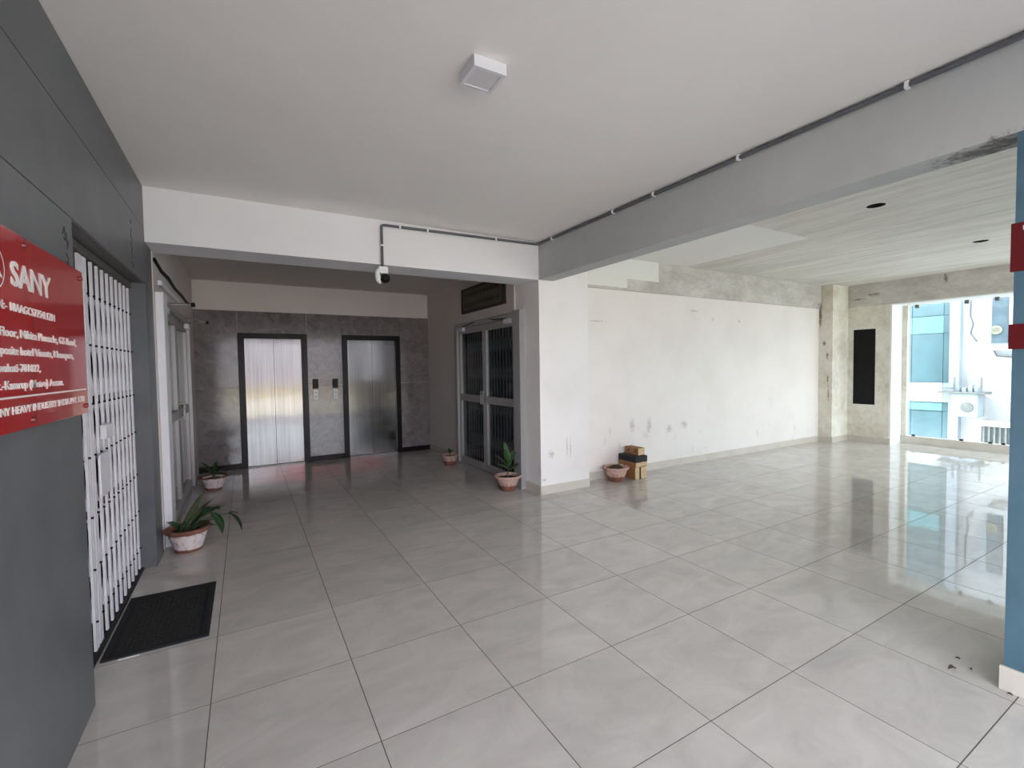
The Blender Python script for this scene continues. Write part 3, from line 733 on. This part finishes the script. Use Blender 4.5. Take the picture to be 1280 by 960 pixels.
# ------------------------------------------------------------------ potted plants
def leaf_bm(L, W, droop, curl=.25, nseg=10, tipw=.05, base=.12, fold=.18):
    """blade along +Y from the origin, rising then drooping"""
    vs = []; fs = []; y = 0; z = 0; a = 0
    for i in range(nseg+1):
        t = i/nseg
        w_ = W*(base+(1-base)*math.sin(math.pi*min(1, t*.97+.03))**.8) * (1 if t < .85 else (1-t)/.15*.9+.1)
        for k in (-1, -.5, 0, .5, 1): vs.append((k*w_/2, y, z+abs(k)*fold*w_))
        ang = -droop*t; y += L/nseg*math.cos(ang); z += L/nseg*math.sin(ang)
    n = len(vs)
    for i in range(nseg):
        for k in range(4): fs.append((i*5+k, i*5+k+1, (i+1)*5+k+1, (i+1)*5+k))
    top = [(p[0], p[1], p[2]+.0012) for p in vs]
    allf = [tuple(reversed(f)) for f in fs] + [tuple(i+n for i in f) for f in fs]
    rim = [i*5 for i in range(nseg+1)] + [nseg*5+k for k in range(1, 5)] + [i*5+4 for i in range(nseg-1, -1, -1)] + [3, 2, 1]
    for p, q in zip(rim, rim[1:]+rim[:1]): allf.append((p, q, q+n, p+n))
    return MB().add(vs+top, allf)
def add_leaf(root, base, az, el, L, W, droop, m, fold=.18, roll=0, bw=.12):
    b = leaf_bm(L, W, droop, fold=fold, base=bw)
    me = b.mesh('leaf', m); me.shade_smooth()
    o = link('leaf', me, root); o.location = base
    o.rotation_euler = (Matrix.Rotation(az, 3, 'Z') @ Matrix.Rotation(el, 3, 'X') @ Matrix.Rotation(roll, 3, 'Y')).to_euler()
    return o
def pot(root, rt, rb, h, m, soil_z=.8, rim=.014):
    s = h/.19
    prof = [(rb*.02, 0), (rb, 0), (rb*1.03, .006), (rb+(rt-rb)*.55, h*.5), (rt*.93, h*.80), (rt*.95, h*.84), (rt+rim, h*.87), (rt+rim*1.2, h*.94), (rt+rim*.8, h), (rt-.006, h), (rt-.018, h*.92), (rb+(rt-rb)*.5-.014, h*.5), (rb*.5, h*.4)]
    MB().lathe(prof, 36).build('pot', m, root, AUTO, local=True)
    zs = h*soil_z; rs = rt*.93-.012; b = MB(); N = 24; R4 = [0, .35, .7, 1]
    vs = [(0, 0, zs+.012)]
    for q in R4[1:]:
        for k in range(N): a = 2*math.pi*k/N; vs.append((rs*q*math.cos(a), rs*q*math.sin(a), zs+.012*(1-q)+random.uniform(-.004, .005)))
    fs = [(0, 1+k, 1+(k+1)%N) for k in range(N)]
    for i in range(2): fs += [(1+i*N+k, 1+(i+1)*N+k, 1+(i+1)*N+(k+1)%N, 1+i*N+(k+1)%N) for k in range(N)]
    b.add(vs, fs).build('soil', M['soil'], root, True, local=True)
    return zs
D = math.radians
# front left plant: strap leaves leaning toward the lobby and two drooping stalks
p1 = empty('potted_plant', (-.455, 4.70, 0), 'whitewashed clay pot with long arching leaves beside the gate pier, nearest plant', 'plant', 'potted plants in the lobby')
zs = pot(p1, .150, .092, .195, M['pot_white'])
for (bx, by, az, el, L, W, dr, m) in ((-.05,.02,-38,52,0.40,.05,.25,'leaf_strap'), (-.03,.0,-50,46,0.36,.055,.35,'leaf_strap'), (-.01,.02,-28,55,0.38,.045,.2,'leaf_strap'), (.0,.0,-62,42,0.34,.06,.6,'leaf_mid'),
                                    (-.06,-.02,-30,38,.30,.05,.3,'leaf_dark'), (-.02,-.05,-75,30,.24,.06,.5,'leaf_dark'), (.02,.04,-20,40,.32,.06,.9,'leaf_dark'), (-.06,.05,40,35,.20,.05,.6,'leaf_dark'), (.03,-.03,-100,25,.20,.05,.6,'leaf_mid'), (-.04,-.06,150,28,.16,.045,.8,'leaf_dark')):
    add_leaf(p1, (bx, by, zs), D(az), D(el), L, W, D(dr*60), M[m])
stalk = MB(); stalk.tube([(.03,.0,zs),(.09,.0,zs+.10),(.15,-.01,zs+.13),(.19,-.02,zs+.125)], .006, 8).tube([(.03,.03,zs),(.12,.05,zs+.07),(.22,.07,zs+.085),(.31,.07,zs+.08)], .0055, 8)
stalk.build('stem', M['stem'], p1, AUTO, local=True)
add_leaf(p1, (.16,-.01,zs+.13), D(-95), D(-55), .22, .115, D(30), M['leaf_dark'], roll=.3); add_leaf(p1, (.12,.0,zs+.12), D(-30), D(35), .22, .10, D(90), M['leaf_dark'])
add_leaf(p1, (.30,.07,zs+.08), D(-100), D(-50), .19, .115, D(25), M['leaf_dark'], roll=-.2); add_leaf(p1, (.29,.07,zs+.08), D(-60), D(10), .10, .05, D(60), M['leaf_dark'])
# back left plant
p2 = empty('potted_plant', (-.385, 6.96, 0), 'whitewashed clay pot with four short broad leaves near the left elevator', 'plant', 'potted plants in the lobby')
zs = pot(p2, .142, .085, .165, M['pot_white'])
MB().tube([(0,0,zs),(.005,.0,zs+.09)], [.016,.012], 8).build('stem', M['stem'], p2, AUTO, local=True)
for (az, el, L, W, dr) in ((52,48,.24,.055,.2),(-20,62,.19,.058,.15),(-75,24,.24,.05,.1),(95,48,.21,.035,.2),(-110,10,.17,.05,.3),(170,30,.14,.05,.3)):
    add_leaf(p2, (.0,.0,zs+.05), D(az), D(el), L, W, D(dr*60), M['leaf_dark'])
# right plant by the glass door
p3 = empty('potted_plant', (2.735, 4.875, 0), 'faded clay pot with upright rubber plant against the right glass door jamb', 'plant', 'potted plants in the lobby')
zs = pot(p3, .150, .082, .185, M['pot_pink'])
MB().tube([(0,0,zs),(.0,.005,zs+.12),(-.005,.0,zs+.22)], [.010,.009,.006], 8).build('stem', M['stem'], p3, AUTO, local=True)
for (h_, az, el, L, W, dr, m) in ((.10,110,32,.22,.092,.2,'leaf_mid'),(.14,70,48,.24,.098,.25,'leaf_strap'),(.20,15,78,.25,.092,.1,'leaf_mid'),(.15,-60,50,.25,.098,.3,'leaf_mid'),(.09,-105,26,.24,.092,.2,'leaf_mid'),(.12,165,50,.20,.07,.5,'leaf_mid'),(.17,-20,60,.22,.065,.2,'leaf_dark'),(.08,-160,35,.17,.06,.5,'leaf_mid'),(.18,130,66,.22,.092,.2,'leaf_mid')):
    add_leaf(p3, (0, 0, zs+h_), D(az), D(el), L, W, D(dr*60), M[m])
# right back plant
p4 = empty('potted_plant', (2.70, 6.64, 0), 'small clay pot with low dark sprig by the far jamb of the right door', 'plant', 'potted plants in the lobby')
zs = pot(p4, .128, .078, .16, M['pot_pink'])
MB().tube([(0,0,zs),(.01,.0,zs+.07)], .007, 8).build('stem', M['stem'], p4, AUTO, local=True)
for (az, el, L, W, dr) in ((80,40,.10,.05,.5),(-70,40,.10,.05,.5),(10,65,.09,.045,.4),(170,40,.09,.045,.5),(-30,20,.09,.04,.4)):
    add_leaf(p4, (.005,0,zs+.05), D(az), D(el), L, W, D(dr*60), M['leaf_dark'])
# empty pot by the cartons
p5 = empty('clay_pot', (4.135, 4.50, 0), 'terracotta pot filled with dry soil standing beside the stacked cartons', 'pot')
zs = pot(p5, .152, .092, .188, M['pot_pink'], .78)
MB().lathe([(.105, zs+.005), (.085, zs+.03), (.05, zs+.05), (.001, zs+.058)], 18, (.02, .01, 0), wob=.12).build('soil_heap', M['soil'], p5, True, local=True)
MB().tube([(-.16,.01,.150),(-.175,.0,.172),(-.168,-.02,.19)], .010, 8).build('broken_rim', M['terracotta_plain'], p5, AUTO, local=True)

# ------------------------------------------------------------------ cartons
def carton(x0, x1, y0, y1, z0, z1, label, style, rot=0):
    cx, cy = (x0+x1)/2, (y0+y1)/2
    r = empty('carton', (cx, cy, z0), label, 'box', 'stacked cartons by the white wall')
    hx, hy, h_ = (x1-x0)/2, (y1-y0)/2, z1-z0
    body = MB().bbox(-hx, hx, -hy, hy, 0, h_, .0015)
    body.build('body', M['carton'], r, local=True)
    e = .0012
    if style == 'lid':
        lid = MB(); lid.bbox(-hx-e*2, hx+e*2, -hy-e*2, hy+e*2, h_*.45, h_+.002, .001); lid.build('lid', M['carton_black'], r, local=True)
        B(-hx*.92, hx*.92, -hy-e, -hy, .004, h_*.42).build('end_flap', M['carton_pale'], r, local=True)
    else:
        B(-hx+.003, hx-.003, -hy-e, -hy, .003, h_-.003).build('end_flap', M['carton_pale'], r, local=True)
        if style == 'strip': B(hx-.028, hx+.0005, -hy-e*2, -hy+.02, .001, h_-.001).build('tape', M['carton_black'], r, local=True)  # dark strip down one edge of the carton end
        if style == 'cut':
            B(-hx-e, -hx, -hy+.03, -hy+.06, h_*.35, h_*.75).build('hand_hole', M['carton_black'], r, local=True)
            B(-hx-e, -hx, hy-.08, hy-.05, h_*.35, h_*.75).build('hand_hole', M['carton_black'], r, local=True)
    r.rotation_euler = (0, 0, rot)
carton(4.35, 4.452, 4.375, 4.68, 0, .165, 'brown carton with pale end, bottom of the stack on the side of the clay pot', 'strip')
carton(4.462, 4.565, 4.385, 4.68, 0, .160, 'pale-ended carton at the bottom of the stack, away from the clay pot', 'plain')
carton(4.345, 4.447, 4.36, 4.67, .166, .308, 'black-lidded carton in the middle of the stack, directly over the clay pot side', 'lid')
carton(4.455, 4.57, 4.38, 4.67, .166, .300, 'black-lidded carton in the middle of the stack, on the side away from the pot', 'lid')
carton(4.43, 4.545, 4.40, 4.64, .3105, .405, 'small plain brown carton on top of the stack', 'cut')

# ------------------------------------------------------------------ litter on the tiles
def litter(x, y, rz, L, W, label):
    b = leaf_bm(L, W, 1.2, nseg=5, fold=.5)
    o = b.build('dry_leaf', M['dry_leaf'], smooth=True, local=True); tag(o, label, 'leaf', 'dry leaves on the floor'); o.location = (x, y, .008+.5*L*.45); o.rotation_euler = (.45, .0, rz)
    zmin = min((o.rotation_euler.to_matrix() @ v.co).z for v in o.data.vertices); o.location.z = -zmin+.0005
litter(2.945, .835, 1.1, .04, .022, 'curled dry leaf on the floor tile, largest scrap near the blue column')
litter(3.06, .85, .4, .022, .010, 'tiny dry leaf scrap at the shadow edge by the blue column, farther one')
litter(3.01, .80, 2.2, .018, .009, 'tiny dry leaf scrap just in front of the shadow edge by the blue column')
litter(2.92, .635, .3, .022, .012, 'dry leaf scrap at the foot of the blue column')

# ------------------------------------------------------------------ hall window
wn = empty('window_1', (10.45, 2, 0), 'large clear glass window with low beige sill at the end of the hall', 'window', kind='structure')
B(10.40, 10.52, .28, 3.775, 0, .14).build('sill', M['skirting'], wn)
B(10.42, 10.52, 3.70, 3.775, .14, 2.50).build('jamb', M['end_wall'], wn)
B(10.42, 10.52, 1.50, 1.58, .14, 2.50).build('mullion', M['end_wall'], wn)
for (y0, y1) in ((2.66, 3.695), (1.585, 2.655), (.29, 1.495)):
    B(10.452, 10.462, y0, y1, .142, 2.47).build('pane', M['glass_clear'], wn)
for y in (3.60, 2.95, 2.60, 2.45): 
    B(10.435, 10.475, y-.02, y+.02, .135, .165).build('clip', M['black_metal'], wn)
for y in (3.58, 2.92, 2.56): B(10.44, 10.475, y-.025, y+.025, 2.44, 2.50).build('clip', M['ext_metal'], wn)

# ------------------------------------------------------------------ street outside the window
XO = 14.0
gb = empty('glass_building', (XO, 6.5, -4), 'blue glass office block with white spandrels beyond the hall window', 'building')
B(XO+.03, XO+8, 4.17, 10, -4, 7).build('core', M['ext_blue'], gb)
rows = [(-2.1, -1.5, 'ext_white'), (-1.45, .30, 'ext_blue'), (.33, .50, 'ext_cyan'), (.53, .98, 'ext_white'), (.995, 2.12, 'ext_blue'), (2.14, 2.53, 'ext_cyan'), (2.55, 4.4, 'ext_blue'), (4.42, 4.9, 'ext_white')]
for (z0, z1, m) in rows:
    y = 4.30
    while y < 9.6:
        B(XO, XO+.035, y, y+.575, z0, z1).build('facade_panel', M[m], gb); y += .585
    B(XO+.01, XO+.035, 4.175, 4.295, z0, z1).build('facade_panel', M['ext_blue'] if m != 'ext_white' else M['ext_pale'], gb)
wb = empty('white_building', (XO, 0, -4), 'white rendered building beyond the hall window with bay window', 'building')
B(XO+.1, XO+8, -6, 3.995, -4, 8).build('wall', M['ext_white'], wb)
B(XO-.08, XO+.3, 3.995, 4.168, -4, 8).build('corner_pier', M['ext_pale'], wb)
bay = MB(); bay.add([(XO+.1, 3.80, 3.2), (XO-.12, 3.60, 3.2), (XO-.12, 2.5, 3.2), (XO+.1, 2.5, 3.2), (XO+.1, 3.50, 1.80), (XO-.12, 3.48, 1.80), (XO-.12, 2.5, 1.80), (XO+.1, 2.5, 1.80)], [(0,1,2,3),(7,6,5,4),(0,4,5,1),(1,5,6,2),(2,6,7,3),(3,7,4,0)])
bay.build('bay', M['ext_pale'], wb)
B(XO-.135, XO-.12, 3.22, 3.47, 1.86, 3.1).build('window', M['ext_glass'], wb)
B(XO-.135, XO-.12, 2.6, 3.14, 1.86, 3.1).build('window', M['ext_glass'], wb)
B(XO-.15, XO-.12, 3.15, 3.21, 1.80, 3.2).build('window_frame', M['ext_white'], wb)
B(XO-.18, XO+.1, 2.4, 3.50, 1.70, 1.80).build('bay_sill', M['ext_white'], wb)
MB().lathe([(.001, -.03), (.085, -.025), (.09, 0), (.09, .02)], 24, (XO-.15, 3.40, 2.13), 'x').build('exhaust_fan', M['ext_fan'], wb, AUTO)
for k in range(5): B(XO-.19, XO-.18, 3.33, 3.47, 2.08+k*.025, 2.088+k*.025).build('louvre', M['ext_metal'], wb)
MB().tube([(XO+.08, 3.86, 3.2), (XO+.08, 3.87, 2.5), (XO+.08, 3.82, 2.3), (XO+.08, 3.86, 2.1), (XO+.08, 3.75, 1.9)], .012, 6).build('cable', M['ext_metal'], wb)
MB().tube([(XO+.06, 3.5, 1.75), (XO+.06, 3.43, 1.58), (XO+.06, 3.0, 1.52)], .016, 6).build('pipe', M['ext_metal'], wb)
B(XO-.5, XO+.1, 2.0, 3.65, .10, .17).build('ledge', M['ext_cream'], wb)
gm = B(XO-.42, XO-.40, 2.2, 3.52, -.5, .10); gm.build('grille_panel', M['ext_dark'], wb)
for k in range(16): B(XO-.44, XO-.42, 2.22+k*.083, 2.25+k*.083, -.5, .10).build('grille_bar', M['ext_metal'], wb)
ac = empty('outdoor_unit', (XO-.2, 3.85, .2), 'air conditioner outdoor unit on a rusty bracket on the white building', 'air conditioner')
B(XO-.35, XO+.1, 3.50, 4.28, .76, .80).build('bracket_shelf', M['ext_metal'], ac)
for y in (4.0, 3.56): B(XO-.33, XO-.30, y-.015, y+.015, .80, 1.13).build('post', M['ext_metal'], ac)
B(XO-.33, XO-.31, 4.0, 4.30, .86, .89).build('rail', M['ext_metal'], ac)
MB().bbox(XO-.30, XO+.1, 3.62, 4.05, .25, .757, .01).build('casing', M['ext_pale'], ac)
MB().lathe([(.001, -.025), (.09, -.025), (.105, -.015), (.11, 0)], 28, (XO-.301, 3.79, .46), 'x').build('fan_grille', M['ext_metal'], ac, AUTO)
for (y, wd, hgt) in ((3.95, .05, .12), (3.85, .06, .09), (3.74, .05, .16), (3.65, .06, .10)): B(XO-.28, XO-.15, y-wd/2, y+wd/2, .80, .80+hgt).build('fitting', M['ext_pale'], ac)
MB().tube([(XO-.2, 3.52, .74), (XO-.1, 3.3, .62), (XO+.05, 3.1, .60)], .02, 6).build('pipe', M['ext_cream'], ac)
# ground and far view in front of the building (seen only in reflections)
B(-150, 150, -145, -9, -1.6, -1.2).build('ground', M['ext_ground'], kind='structure')
B(-150, 150, -9, Y0-.8, -1.6, -1.2).build('road', M['ext_road'], kind='structure')  # dark strip added near the building to cut ground bounce onto the ceiling
B(10.95, 150, Y0-1.2, 60, -4.4, -4.0).build('ground_street', M['ext_cream'], kind='structure')
B(-90, 90, -40.4, -40, -4, -.5).build('wall_boundary', M['ext_yellow'], kind='structure')
ob = B(-90, 90, -66, -60, -4, 6.3).build('wall_opposite', M['ext_hill'], kind='structure')
B(3, 24, -60.4, -60, 12.5, 16.2).build('signboard', M['ext_red'], ob)
for x in (6, 20): B(x, x+.5, -60.8, -60.4, -4, 16).build('signboard_post', M['ext_metal'], ob)
B(XL-1, 6.5, -3.5, Y0-.26, ZC-.1, ZC+.15).build('canopy', M['beam'], kind='structure')  # unseen slab added to keep high sky light off the front floor
